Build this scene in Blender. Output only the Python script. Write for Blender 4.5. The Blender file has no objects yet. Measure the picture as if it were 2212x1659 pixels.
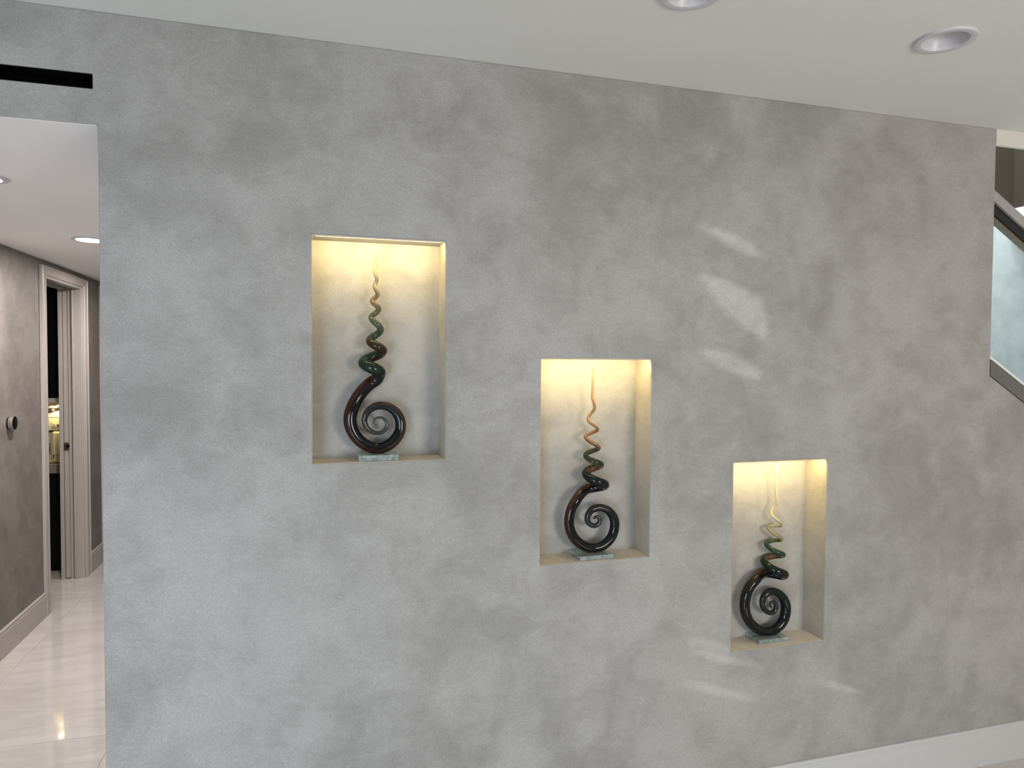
import bpy, bmesh, math, random
from mathutils import Vector, Matrix

scene = bpy.context.scene
C = scene.collection
random.seed(7)

# ------------------------------------------------------------------ camera
cam_data = bpy.data.cameras.new('camera')
cam_data.sensor_fit = 'HORIZONTAL'
cam_data.sensor_width = 36.0
cam_data.lens = 1492.31 / 2212.0 * 36.0
cam_data.clip_start = 0.02
cam = bpy.data.objects.new('camera', cam_data)
C.objects.link(cam)
_r = Vector((0.95997724, -0.28002092, 0.00565536))
_u = Vector((0.00327055, 0.03139835, 0.9995016))
_f = Vector((0.28005893, 0.95948029, -0.03105753))
_m = Matrix((_r, _u, -_f)).transposed().to_4x4()
_m.translation = Vector((0.58725, -2.26885, 1.73888))
cam.matrix_world = _m
scene.camera = cam

# ------------------------------------------------------------------ view, world, large lights
vs = scene.view_settings
vs.view_transform = 'Standard'
vs.look = 'None'
vs.gamma = 1.0
vs.use_curve_mapping = False
vs.exposure = 0.0

world = bpy.data.worlds.new('world')
scene.world = world
world.use_nodes = True
bg = world.node_tree.nodes['Background']
bg.inputs['Color'].default_value = (0.62, 0.74, 0.95, 1)
bg.inputs['Strength'].default_value = 0.35


def area(name, loc, direction, sx, sy, energy, color, spread=math.pi):
    d = bpy.data.lights.new(name, 'AREA')
    d.shape = 'RECTANGLE'
    d.size, d.size_y = sx, sy
    d.energy = energy
    d.color = color
    d.spread = spread
    o = bpy.data.objects.new(name, d)
    C.objects.link(o)
    o.location = loc
    o.rotation_euler = Vector(direction).to_track_quat('-Z', 'Y').to_euler()
    return o


# daylight entering by the glazed door and the window behind the photographer
area('daylight_patio_door', (-1.175, -4.33, 0.94), (0.02, 1, -0.50), 1.55, 1.62, 98, (0.70, 0.845, 1.0), math.radians(136))
area('daylight_window', (2.8, -4.33, 1.375), (0, 1, 0), 1.3, 1.05, 88, (1.0, 0.94, 0.85))
# area light added overhead to give the stairwell its daylight
area('daylight_stairwell', (4.0, 0.66, 4.1), (0, 0, -1), 1.7, 0.9, 92, (0.88, 0.95, 1.0))
# low sun for the wall streaks, shaped by the added cut-out sheet
SUN_DIR = Vector((-0.80, 0.58, -0.09)).normalized()
sd = bpy.data.lights.new('sun', 'SUN')
sd.energy = 1.7
sd.angle = math.radians(0.5)
sd.color = (1.0, 0.98, 0.95)
sun = bpy.data.objects.new('sun', sd)
C.objects.link(sun)
sun.rotation_euler = SUN_DIR.to_track_quat('-Z', 'Y').to_euler()
sun.location = (8, -6, 3)

# ------------------------------------------------------------------ materials


def new_mat(name):
    m = bpy.data.materials.new(name)
    m.use_nodes = True
    nt = m.node_tree
    return m, nt, nt.nodes['Principled BSDF']


def N(nt, kind, **kw):
    n = nt.nodes.new(kind)
    for k, v in kw.items():
        if k in n.inputs:
            n.inputs[k].default_value = v
        else:
            setattr(n, k, v)
    return n


def simple(name, col, rough=0.5, metal=0.0, spec=0.5, var=0.06, scale=9.0, bump=0.0, bscale=300.0):
    m, nt, p = new_mat(name)
    tc = N(nt, 'ShaderNodeTexCoord')
    no = N(nt, 'ShaderNodeTexNoise', Scale=scale, Detail=4.0)
    nt.links.new(tc.outputs['Object'], no.inputs['Vector'])
    mx = N(nt, 'ShaderNodeMix', data_type='RGBA')
    mx.inputs['A'].default_value = tuple(c * (1 - var) for c in col) + (1,)
    mx.inputs['B'].default_value = tuple(min(1, c * (1 + var)) for c in col) + (1,)
    nt.links.new(no.outputs['Fac'], mx.inputs['Factor'])
    nt.links.new(mx.outputs['Result'], p.inputs['Base Color'])
    p.inputs['Roughness'].default_value = rough
    p.inputs['Metallic'].default_value = metal
    p.inputs['Specular IOR Level'].default_value = spec
    if bump:
        nb = N(nt, 'ShaderNodeTexNoise', Scale=bscale, Detail=2.0)
        nt.links.new(tc.outputs['Object'], nb.inputs['Vector'])
        b = N(nt, 'ShaderNodeBump', Strength=bump, Distance=0.001)
        nt.links.new(nb.outputs['Fac'], b.inputs['Height'])
        nt.links.new(b.outputs['Normal'], p.inputs['Normal'])
    return m


def emit(name, col, strength):
    m, nt, p = new_mat(name)
    p.inputs['Base Color'].default_value = (0.8, 0.8, 0.8, 1)
    p.inputs['Emission Color'].default_value = col + (1,)
    p.inputs['Emission Strength'].default_value = strength
    return m


def plaster(name, dark, light, grain=0.55, glint=1.0, seed=0.0, patch=1.0):
    """Trowelled mineral plaster: soft clouds of two tones, sandy grain, mica glints painted pale."""
    m, nt, p = new_mat(name)
    L = nt.links.new
    tc = N(nt, 'ShaderNodeTexCoord')
    mp = N(nt, 'ShaderNodeMapping')
    mp.inputs['Location'].default_value = (seed, seed * 0.7, seed * 1.3)
    L(tc.outputs['Object'], mp.inputs['Vector'])
    V = mp.outputs['Vector']
    big = N(nt, 'ShaderNodeTexNoise', Scale=1.9 * patch, Detail=3.0, Roughness=0.55, Distortion=0.5)
    L(V, big.inputs['Vector'])
    mid = N(nt, 'ShaderNodeTexNoise', Scale=5.2 * patch, Detail=7.0, Roughness=0.64, Distortion=0.4)
    L(V, mid.inputs['Vector'])
    # broad trowel strokes: stretched, tilted noise
    ms = N(nt, 'ShaderNodeMapping')
    ms.inputs['Rotation'].default_value = (0, math.radians(38), 0)
    ms.inputs['Scale'].default_value = (9.0, 9.0, 22.0)
    L(V, ms.inputs['Vector'])
    strk = N(nt, 'ShaderNodeTexNoise', Scale=1.0, Detail=4.0, Roughness=0.6, Distortion=1.3)
    L(ms.outputs['Vector'], strk.inputs['Vector'])
    a1 = N(nt, 'ShaderNodeMath', operation='MULTIPLY')
    a1.inputs[1].default_value = 0.38
    L(big.outputs['Fac'], a1.inputs[0])
    a2 = N(nt, 'ShaderNodeMath', operation='MULTIPLY_ADD')
    a2.inputs[1].default_value = 0.48
    L(mid.outputs['Fac'], a2.inputs[0])
    L(a1.outputs[0], a2.inputs[2])
    a3 = N(nt, 'ShaderNodeMath', operation='MULTIPLY_ADD')
    a3.inputs[1].default_value = 0.14
    L(strk.outputs['Fac'], a3.inputs[0])
    L(a2.outputs[0], a3.inputs[2])
    ramp = N(nt, 'ShaderNodeMapRange')
    ramp.inputs['From Min'].default_value = 0.355
    ramp.inputs['From Max'].default_value = 0.615
    ramp.interpolation_type = 'SMOOTHSTEP'
    L(a3.outputs[0], ramp.inputs['Value'])
    mix = N(nt, 'ShaderNodeMix', data_type='RGBA')
    mix.inputs['A'].default_value = dark + (1,)
    mix.inputs['B'].default_value = light + (1,)
    L(ramp.outputs['Result'], mix.inputs['Factor'])
    # sandy speckle
    spk = N(nt, 'ShaderNodeTexNoise', Scale=420.0, Detail=2.0, Roughness=0.7)
    L(V, spk.inputs['Vector'])
    sr = N(nt, 'ShaderNodeMapRange')
    sr.inputs['From Min'].default_value = 0.3
    sr.inputs['From Max'].default_value = 0.7
    sr.inputs['To Min'].default_value = 0.80
    sr.inputs['To Max'].default_value = 1.20
    L(spk.outputs['Fac'], sr.inputs['Value'])
    mul = N(nt, 'ShaderNodeVectorMath', operation='SCALE')
    L(mix.outputs['Result'], mul.inputs[0])
    L(sr.outputs['Result'], mul.inputs['Scale'])
    # mica flecks, their glints painted as pale colour: sparse, in drifts
    vor = N(nt, 'ShaderNodeTexVoronoi', Scale=380.0)
    L(V, vor.inputs['Vector'])
    sep = N(nt, 'ShaderNodeSeparateColor')
    L(vor.outputs['Color'], sep.inputs['Color'])
    drift = N(nt, 'ShaderNodeTexNoise', Scale=2.6, Detail=2.0)
    L(V, drift.inputs['Vector'])
    dr = N(nt, 'ShaderNodeMapRange')
    dr.inputs['From Min'].default_value = 0.42
    dr.inputs['From Max'].default_value = 0.72
    dr.inputs['To Min'].default_value = 0.994
    dr.inputs['To Max'].default_value = 0.93
    L(drift.outputs['Fac'], dr.inputs['Value'])
    gt = N(nt, 'ShaderNodeMath', operation='GREATER_THAN')
    L(sep.outputs['Red'], gt.inputs[0])
    L(dr.outputs['Result'], gt.inputs[1])
    lt = N(nt, 'ShaderNodeMath', operation='LESS_THAN')
    lt.inputs[1].default_value = 0.30
    L(vor.outputs['Distance'], lt.inputs[0])
    fl = N(nt, 'ShaderNodeMath', operation='MULTIPLY')
    L(gt.outputs[0], fl.inputs[0])
    L(lt.outputs[0], fl.inputs[1])
    fs = N(nt, 'ShaderNodeMath', operation='MULTIPLY')
    fs.inputs[1].default_value = 0.42 * glint
    L(fl.outputs[0], fs.inputs[0])
    m2 = N(nt, 'ShaderNodeMix', data_type='RGBA')
    m2.inputs['B'].default_value = (0.88, 0.88, 0.86, 1)
    L(fs.outputs[0], m2.inputs['Factor'])
    L(mul.outputs[0], m2.inputs['A'])
    L(m2.outputs['Result'], p.inputs['Base Color'])
    p.inputs['Roughness'].default_value = 0.62
    p.inputs['Specular IOR Level'].default_value = 0.35
    gr = N(nt, 'ShaderNodeTexNoise', Scale=170.0, Detail=5.0, Roughness=0.65)
    L(V, gr.inputs['Vector'])
    b = N(nt, 'ShaderNodeBump', Strength=grain, Distance=0.0025)
    L(gr.outputs['Fac'], b.inputs['Height'])
    L(b.outputs['Normal'], p.inputs['Normal'])
    return m


def porcelain():
    m, nt, p = new_mat('polished_porcelain')
    L = nt.links.new
    tc = N(nt, 'ShaderNodeTexCoord')
    oi = N(nt, 'ShaderNodeObjectInfo')
    off = N(nt, 'ShaderNodeVectorMath', operation='MULTIPLY_ADD')
    off.inputs[1].default_value = (7.0, 13.0, 5.0)
    L(oi.outputs['Random'], off.inputs[0])
    L(tc.outputs['Object'], off.inputs[2])
    mp = N(nt, 'ShaderNodeMapping')
    mp.inputs['Scale'].default_value = (1.2, 5.0, 1.0)
    mp.inputs['Rotation'].default_value = (0, 0, 0.25)
    L(off.outputs[0], mp.inputs['Vector'])
    n1 = N(nt, 'ShaderNodeTexNoise', Scale=1.6, Detail=7.0, Roughness=0.6, Distortion=0.9)
    L(mp.outputs['Vector'], n1.inputs['Vector'])
    cr = N(nt, 'ShaderNodeValToRGB')
    e = cr.color_ramp.elements
    e[0].position, e[0].color = 0.30, (0.50, 0.47, 0.45, 1)
    e[1].position, e[1].color = 0.62, (0.60, 0.572, 0.55, 1)
    L(n1.outputs['Fac'], cr.inputs['Fac'])
    L(cr.outputs['Color'], p.inputs['Base Color'])
    p.inputs['Roughness'].default_value = 0.06
    p.inputs['Specular IOR Level'].default_value = 0.75
    p.inputs['Coat Weight'].default_value = 0.5
    p.inputs['Coat Roughness'].default_value = 0.03
    return m


def sculpture_glass(name, bands, warm, warm_pos, warm_w, clear_from, green):
    """Hot-worked coloured glass; UV.x runs along the rod, UV.y around it."""
    m, nt, p = new_mat(name)
    L = nt.links.new
    uv = N(nt, 'ShaderNodeUVMap')
    sp = N(nt, 'ShaderNodeSeparateXYZ')
    L(uv.outputs['UV'], sp.inputs['Vector'])
    cr = N(nt, 'ShaderNodeValToRGB')
    el = cr.color_ramp.elements
    el[0].position, el[0].color = bands[0][0], bands[0][1] + (1,)
    el[1].position, el[1].color = bands[1][0], bands[1][1] + (1,)
    for pos, col in bands[2:]:
        e = el.new(pos)
        e.color = col + (1,)
    L(sp.outputs['X'], cr.inputs['Fac'])
    cw = N(nt, 'ShaderNodeValToRGB')
    el = cw.color_ramp.elements
    el[0].position, el[0].color = warm[0][0], warm[0][1] + (1,)
    el[1].position, el[1].color = warm[1][0], warm[1][1] + (1,)
    for pos, col in warm[2:]:
        e = el.new(pos)
        e.color = col + (1,)
    L(sp.outputs['X'], cw.inputs['Fac'])
    # one coloured cane lies along one side of the rod, drawn out in threads
    nz = N(nt, 'ShaderNodeTexNoise', Scale=1.0, Detail=4.0)
    mpv = N(nt, 'ShaderNodeMapping')
    mpv.inputs['Scale'].default_value = (7.0, 22.0, 1.0)
    L(uv.outputs['UV'], mpv.inputs['Vector'])
    L(mpv.outputs['Vector'], nz.inputs['Vector'])
    d1 = N(nt, 'ShaderNodeMath', operation='SUBTRACT')
    d1.inputs[1].default_value = warm_pos
    L(sp.outputs['Y'], d1.inputs[0])
    w1 = N(nt, 'ShaderNodeMath', operation='WRAP')
    w1.inputs[1].default_value = 0.5
    w1.inputs[2].default_value = -0.5
    L(d1.outputs[0], w1.inputs[0])
    ab = N(nt, 'ShaderNodeMath', operation='ABSOLUTE')
    L(w1.outputs[0], ab.inputs[0])
    nn = N(nt, 'ShaderNodeMath', operation='MULTIPLY_ADD')
    nn.inputs[1].default_value = 0.14
    L(nz.outputs['Fac'], nn.inputs[0])
    L(ab.outputs[0], nn.inputs[2])
    mr = N(nt, 'ShaderNodeMapRange')
    mr.inputs['From Min'].default_value = warm_w + 0.07 + 0.045
    mr.inputs['From Max'].default_value = warm_w + 0.07 - 0.045
    L(nn.outputs[0], mr.inputs['Value'])
    mx = N(nt, 'ShaderNodeMix', data_type='RGBA')
    L(mr.outputs['Result'], mx.inputs['Factor'])
    L(cr.outputs['Color'], mx.inputs['A'])
    L(cw.outputs['Color'], mx.inputs['B'])
    L(mx.outputs['Result'], p.inputs['Base Color'])
    tr = N(nt, 'ShaderNodeMapRange')
    tr.inputs['From Min'].default_value = clear_from
    tr.inputs['From Max'].default_value = 1.0
    tr.inputs['To Max'].default_value = 0.0
    L(sp.outputs['X'], tr.inputs['Value'])
    L(tr.outputs['Result'], p.inputs['Transmission Weight'])
    p.inputs['Roughness'].default_value = 0.025
    p.inputs['IOR'].default_value = 1.5
    p.inputs['Specular IOR Level'].default_value = 0.3
    return m


def clear_glass(name, tint, refl=1.0):
    """Flat pane: passes light straight, mirrors at grazing angles."""
    m = bpy.data.materials.new(name)
    m.use_nodes = True
    nt = m.node_tree
    nt.nodes.clear()
    out = N(nt, 'ShaderNodeOutputMaterial')
    t = N(nt, 'ShaderNodeBsdfTransparent')
    t.inputs['Color'].default_value = tint + (1,)
    g = N(nt, 'ShaderNodeBsdfGlossy')
    g.inputs['Roughness'].default_value = 0.01
    f = N(nt, 'ShaderNodeFresnel', IOR=1.5)
    ge = N(nt, 'ShaderNodeNewGeometry')
    front = N(nt, 'ShaderNodeMath', operation='SUBTRACT')
    front.inputs[0].default_value = 1.0
    nt.links.new(ge.outputs['Backfacing'], front.inputs[1])
    fm = N(nt, 'ShaderNodeMath', operation='MULTIPLY')
    nt.links.new(f.outputs[0], fm.inputs[0])
    nt.links.new(front.outputs[0], fm.inputs[1])
    mx = N(nt, 'ShaderNodeMixShader')
    nt.links.new(fm.outputs[0], mx.inputs[0])
    nt.links.new(t.outputs[0], mx.inputs[1])
    nt.links.new(g.outputs[0], mx.inputs[2])
    nt.links.new(mx.outputs[0], out.inputs['Surface'])
    return m


def block_glass(name):
    """Thick pale-green glass: mostly see-through, a little milky at the cut edges, glossy."""
    m = clear_glass(name, (0.86, 0.94, 0.92))
    nt = m.node_tree
    tr = next(n for n in nt.nodes if n.type == 'BSDF_TRANSPARENT')
    mx = next(n for n in nt.nodes if n.type == 'MIX_SHADER')
    df = N(nt, 'ShaderNodeBsdfDiffuse')
    tc = N(nt, 'ShaderNodeTexCoord')
    no = N(nt, 'ShaderNodeTexNoise', Scale=60.0, Detail=2.0)
    nt.links.new(tc.outputs['Object'], no.inputs['Vector'])
    cr = N(nt, 'ShaderNodeValToRGB')
    e = cr.color_ramp.elements
    e[0].position, e[0].color = 0.35, (0.36, 0.46, 0.44, 1)
    e[1].position, e[1].color = 0.70, (0.66, 0.76, 0.73, 1)
    nt.links.new(no.outputs['Fac'], cr.inputs['Fac'])
    nt.links.new(cr.outputs['Color'], df.inputs['Color'])
    body = N(nt, 'ShaderNodeMixShader')
    body.inputs[0].default_value = 0.42
    nt.links.new(tr.outputs[0], body.inputs[1])
    nt.links.new(df.outputs[0], body.inputs[2])
    nt.links.new(body.outputs[0], mx.inputs[1])
    return m


M = {}
M['accent'] = plaster('grey_plaster_accent', (0.246, 0.238, 0.226), (0.350, 0.342, 0.330), seed=3.1)
M['niche'] = plaster('grey_plaster_niche', (0.30, 0.29, 0.275), (0.40, 0.39, 0.37), grain=0.8, glint=0.7, seed=9.4, patch=1.6)
M['niche_cream'] = plaster('cream_niche_floor', (0.52, 0.485, 0.43), (0.62, 0.58, 0.52), grain=0.3, glint=0.2, seed=5.0, patch=2.0)
M['niche_side'] = plaster('tan_niche_side', (0.38, 0.35, 0.30), (0.48, 0.445, 0.385), grain=0.3, glint=0.3, seed=6.0, patch=2.0)
M['hall'] = plaster('taupe_plaster_hall', (0.160, 0.143, 0.130), (0.232, 0.210, 0.193), grain=0.25, glint=0.15, seed=14.0, patch=1.3)
M['stair_plaster'] = plaster('pale_plaster_stairwell', (0.56, 0.60, 0.60), (0.72, 0.75, 0.75), grain=0.1, glint=0.0, seed=21.0, patch=1.6)
M['ceiling'] = simple('ceiling_paint', (0.70, 0.70, 0.68), 0.85, spec=0.2, var=0.015, scale=2.0, bump=0.05, bscale=500)
M['hall_ceiling'] = simple('hall_ceiling_paint', (0.90, 0.885, 0.88), 0.85, spec=0.2, var=0.015, scale=2.0)
M['white_trim'] = simple('white_trim_paint', (0.50, 0.505, 0.51), 0.35, var=0.02, scale=5)
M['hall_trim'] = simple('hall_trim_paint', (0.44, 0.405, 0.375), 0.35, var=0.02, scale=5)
M['room_wall'] = simple('room_wall_paint', (0.60, 0.59, 0.57), 0.8, var=0.03)
M['cream'] = simple('cream_header_paint', (0.66, 0.645, 0.59), 0.8, var=0.02)
M['white_wall'] = simple('white_stair_paint', (0.80, 0.80, 0.79), 0.7, var=0.02)
M['brown_panel'] = simple('brown_wall_panel', (0.040, 0.031, 0.018), 0.7, var=0.15, scale=18)
M['rail_grey'] = simple('grey_handrail', (0.34, 0.325, 0.315), 0.5, var=0.12, scale=14)
M['rail_black'] = simple('black_channel', (0.012, 0.012, 0.012), 0.35, var=0.1)
M['rail_bronze'] = simple('bronze_edge', (0.16, 0.145, 0.10), 0.4, var=0.1)
M['stringer'] = simple('dark_grey_stringer', (0.125, 0.12, 0.113), 0.45, var=0.12, scale=16)
M['stone_step'] = simple('stair_tread', (0.45, 0.43, 0.41), 0.3, var=0.08)
M['tile'] = porcelain()
M['grout'] = simple('grout', (0.42, 0.38, 0.35), 0.9, var=0.04)
M['black'] = simple('matte_black', (0.002, 0.002, 0.002), 0.9, var=0.2, spec=0.05)
M['black_cabinet'] = simple('black_cabinet_lacquer', (0.004, 0.004, 0.004), 0.5, var=0.2, spec=0.2)
M['white_plastic'] = simple('white_enamel', (0.52, 0.51, 0.55), 0.35, var=0.02)
M['trim_ring'] = simple('downlight_trim', (0.56, 0.55, 0.57), 0.4, var=0.02)
M['lamp_off'] = simple('unlit_lens', (0.58, 0.57, 0.60), 0.3, var=0.02)
M['lamp_on'] = emit('lit_lens', (1.0, 0.95, 0.92), 9.0)
M['led'] = emit('led_diffuser', (1.0, 0.80, 0.42), 6.0)
M['alu'] = simple('lip_profile', (0.42, 0.38, 0.31), 0.6, var=0.05)
M['silver'] = simple('brushed_silver', (0.60, 0.58, 0.56), 0.2, metal=0.92, var=0.08)
M['black_gloss'] = simple('black_glass_face', (0.004, 0.004, 0.004), 0.06, var=0.1, spec=0.15)
M['screen'] = emit('thermostat_screen', (0.55, 0.60, 0.62), 0.12)
M['cream_plastic'] = simple('cream_plastic', (0.70, 0.63, 0.42), 0.4, var=0.03)
M['dark_plastic'] = simple('dark_plastic', (0.02, 0.018, 0.015), 0.4, var=0.1)
M['shelf'] = simple('pale_shelf_board', (0.72, 0.71, 0.70), 0.45, var=0.05)
M['counter'] = simple('laminate_worktop', (0.30, 0.27, 0.245), 0.4, var=0.05)
M['nickel'] = simple('worn_nickel', (0.33, 0.30, 0.27), 0.3, metal=1.0, var=0.1)
M['pane'] = clear_glass('balustrade_glass', (0.93, 0.97, 0.965))
M['window_glass'] = clear_glass('window_glass', (0.97, 0.98, 0.98))
M['block'] = block_glass('clear_glass_block')
M['streak_mask'] = simple('streak_mask_sheet', (0.55, 0.53, 0.50), 0.9, var=0.03)  # unseen sheet added to shape the streaks of sun

# ------------------------------------------------------------------ helpers


def mesh_obj(name, bm, mat, parent=None, smooth=False, recalc=True):
    if recalc:
        bmesh.ops.recalc_face_normals(bm, faces=bm.faces[:])
    me = bpy.data.meshes.new(name)
    bm.to_mesh(me)
    bm.free()
    if smooth:
        for f in me.polygons:
            f.use_smooth = True
    me.materials.append(mat)
    o = bpy.data.objects.new(name, me)
    C.objects.link(o)
    if parent is not None:
        o.parent = parent
        if parent.type == 'EMPTY':
            o.matrix_parent_inverse = Matrix.Translation(-Vector(parent.location))
    return o


def box_bm(bm, x0, x1, y0, y1, z0, z1):
    v = [bm.verts.new((x, y, z)) for z in (z0, z1) for y in (y0, y1) for x in (x0, x1)]
    for q in ((0, 1, 3, 2), (4, 6, 7, 5), (0, 4, 5, 1), (2, 3, 7, 6), (0, 2, 6, 4), (1, 5, 7, 3)):
        bm.faces.new([v[i] for i in q])


def box(name, ext, mat, parent=None, bevel=0.0, seg=2):
    bm = bmesh.new()
    box_bm(bm, *ext)
    o = mesh_obj(name, bm, mat, parent)
    if bevel:
        b = o.modifiers.new('bevel', 'BEVEL')
        b.width = bevel
        b.segments = seg
        b.limit_method = 'ANGLE'
    return o


def prism(name, pts, axis, a, b, mat, parent=None, bevel=0.0):
    """Polygon pts in the plane across axis, swept from a to b along it."""
    bm = bmesh.new()

    def P(p, t):
        if axis == 'y':
            return (p[0], t, p[1])
        if axis == 'x':
            return (t, p[0], p[1])
        return (p[0], p[1], t)
    A = [bm.verts.new(P(p, a)) for p in pts]
    B = [bm.verts.new(P(p, b)) for p in pts]
    n = len(pts)
    bm.faces.new(A)
    bm.faces.new(B[::-1])
    for i in range(n):
        bm.faces.new((A[i], A[(i + 1) % n], B[(i + 1) % n], B[i]))
    o = mesh_obj(name, bm, mat, parent)
    if bevel:
        m = o.modifiers.new('bevel', 'BEVEL')
        m.width = bevel
        m.segments = 2
        m.limit_method = 'ANGLE'
    return o


def lathe(name, prof, mat, parent, mtx, n=40, smooth=True):
    """prof: (radius, height) pairs turned about local Z, placed by mtx."""
    bm = bmesh.new()
    rings = []
    for r, h in prof:
        if r < 1e-6:
            rings.append([bm.verts.new(mtx @ Vector((0, 0, h)))])
        else:
            rings.append([bm.verts.new(mtx @ Vector((r * math.cos(2 * math.pi * i / n), r * math.sin(2 * math.pi * i / n), h))) for i in range(n)])
    for a, b in zip(rings, rings[1:]):
        if len(a) == 1 and len(b) == 1:
            continue
        for i in range(n):
            j = (i + 1) % n
            if len(a) == 1:
                bm.faces.new((a[0], b[i], b[j]))
            elif len(b) == 1:
                bm.faces.new((a[i], a[j], b[0]))
            else:
                bm.faces.new((a[i], a[j], b[j], b[i]))
    o = mesh_obj(name, bm, mat, parent)
    if smooth:
        for f in o.data.polygons:
            f.use_smooth = True
        me = o.data
        try:
            me.set_sharp_from_angle(angle=math.radians(35))
        except Exception:
            pass
    return o


def grid_slab(name, us, vs_, holes, to3, t, mat, parent=None, bevel=0.0, extra=None):
    """A wall built from a rectangular grid with rectangular holes, thickness t.
    to3(u, v, w) maps wall coordinates to the room."""
    us = sorted(set(us))
    vs_ = sorted(set(vs_))
    bm = bmesh.new()
    vd = {}

    def vert(u, v, w):
        k = (round(u, 5), round(v, 5), round(w, 5))
        if k not in vd:
            vd[k] = bm.verts.new(to3(u, v, w))
        return vd[k]
    cells = {}
    for i in range(len(us) - 1):
        for j in range(len(vs_) - 1):
            cu, cv = (us[i] + us[i + 1]) / 2, (vs_[j] + vs_[j + 1]) / 2
            if any(h[0] < cu < h[1] and h[2] < cv < h[3] for h in holes):
                continue
            cells[(i, j)] = 1
    polys = []
    for (i, j) in cells:
        polys.append([(us[i], vs_[j]), (us[i + 1], vs_[j]), (us[i + 1], vs_[j + 1]), (us[i], vs_[j + 1])])
    for e in (extra or []):
        polys.append(e)
    edges = {}
    for pl in polys:
        bm.faces.new([vert(u, v, 0) for u, v in pl])
        bm.faces.new([vert(u, v, t) for u, v in reversed(pl)])
        for a, b in zip(pl, pl[1:] + pl[:1]):
            ka, kb = (round(a[0], 5), round(a[1], 5)), (round(b[0], 5), round(b[1], 5))
            if (kb, ka) in edges:
                edges.pop((kb, ka))
            else:
                edges[(ka, kb)] = 1
    for (a, b) in edges:
        bm.faces.new((vert(a[0], a[1], 0), vert(a[0], a[1], t), vert(b[0], b[1], t), vert(b[0], b[1], 0)))
    o = mesh_obj(name, bm, mat, parent)
    if bevel:
        m = o.modifiers.new('bevel', 'BEVEL')
        m.width = bevel
        m.segments = 3
        m.limit_method = 'ANGLE'
        m.angle_limit = math.radians(40)
    return o


def thing(name, label, cat, loc=(0, 0, 0), group=None):
    o = bpy.data.objects.new(name, None)
    o.empty_display_size = 0.05
    C.objects.link(o)
    o.location = loc
    o['label'] = label
    o['category'] = cat
    if group:
        o['group'] = group
    return o


def tag(o, label, cat, group=None):
    o['label'] = label
    o['category'] = cat
    if group:
        o['group'] = group
    return o


def struct(o, label=None):
    o['kind'] = 'structure'
    if label:
        o['label'] = label
    return o

# ------------------------------------------------------------------ main measures (metres)
H = 2.74            # room ceiling
HH = 2.416          # hall opening and hall ceiling
XL = -1.148         # hall left wall
XE = 3.384          # where the full-height accent wall stops at the stairs
X0, X1, Y0 = -2.6, 5.0, -4.4
ND = 0.125          # niche depth
TW = 0.16           # accent wall thickness
BB = 0.165          # baseboard height
SL = -0.595         # stair slope
NICHES = [(0.5922, 1.0190, 1.4128, 2.1405), (1.3545, 1.7785, 1.0287, 1.7568), (2.1277, 2.5549, 0.6342, 1.3675)]
VENT = (-0.95, -0.0115, 2.519, 2.562)


def stair_z(x, z_at_edge):
    return z_at_edge + SL * (x - XE)


# ------------------------------------------------------------------ floor: big polished tiles on a grout bed
floor = box('floor', (X0, X1, Y0, 5.6, -0.06, -0.003), M['grout'])
struct(floor, 'pale polished porcelain tile floor running from room into hall')
TW_, TL_ = 0.73, 1.46
xs = [X0] + [x for x in [-0.29 + TW_ * k for k in range(-4, 9)] if X0 + 0.05 < x < X1 - 0.05] + [X1]
ys = [Y0] + [y for y in [2.75 + TL_ * k for k in range(-6, 3)] if Y0 + 0.05 < y < 5.55] + [5.6]
tile_mesh = {}
for i in range(len(xs) - 1):
    for j in range(len(ys) - 1):
        w, l = xs[i + 1] - xs[i] - 0.0028, ys[j + 1] - ys[j] - 0.0028
        k = (round(w, 3), round(l, 3))
        if k not in tile_mesh:
            t_ = box('tile', (-w / 2, w / 2, -l / 2, l / 2, -0.012, 0.0), M['tile'], floor)
            bm = bmesh.new()
            bm.from_mesh(t_.data)
            bmesh.ops.bevel(bm, geom=[e for e in bm.edges if all(v.co.z > -0.001 for v in e.verts)], offset=0.0012, segments=1, affect='EDGES')
            bm.to_mesh(t_.data)
            bm.free()
            tile_mesh[k] = t_.data
        else:
            t_ = bpy.data.objects.new('tile', tile_mesh[k])
            C.objects.link(t_)
            t_.parent = floor
        t_.location = ((xs[i] + xs[i + 1]) / 2, (ys[j] + ys[j + 1]) / 2, 0.0)

# ------------------------------------------------------------------ accent wall with its three niches and the vent slot
us = [X0, XL, 0.0, XE, VENT[0], VENT[1]]
vz = [0.0, HH + 0.001, H, stair_z(XE, 1.693), VENT[2], VENT[3]]
holes = [(XL, 0.0, 0.0, HH + 0.001), VENT]
for n in NICHES:
    us += [n[0], n[1]]
    vz += [n[2], n[3]]
    holes.append(n)
edge_v = [v for v in sorted(set(vz)) if v <= 1.6931]
slope_poly = [(XE, v) for v in reversed(edge_v)] + [(X1, 0.0), (X1, stair_z(X1, 1.693))]
wall_back = grid_slab('wall_back', us, vz, holes, lambda u, v, w: (u, w, v), TW, M['accent'], bevel=0.0035, extra=[slope_poly])
struct(wall_back, 'grey mottled mica plaster accent wall with three lit display niches')
for k, n in enumerate(NICHES):
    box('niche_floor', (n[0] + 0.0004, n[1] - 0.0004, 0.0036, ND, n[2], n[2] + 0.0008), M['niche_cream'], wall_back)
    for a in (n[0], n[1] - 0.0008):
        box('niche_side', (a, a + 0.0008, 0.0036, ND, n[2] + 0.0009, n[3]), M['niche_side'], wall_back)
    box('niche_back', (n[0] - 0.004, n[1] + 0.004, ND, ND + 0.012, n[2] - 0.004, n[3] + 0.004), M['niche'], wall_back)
# cream header over the stair opening
header = box('wall_header', (XE + 0.0005, X1 + 1.2, 0.0005, 0.016, 2.6735, H), M['cream'])
struct(header)

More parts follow.
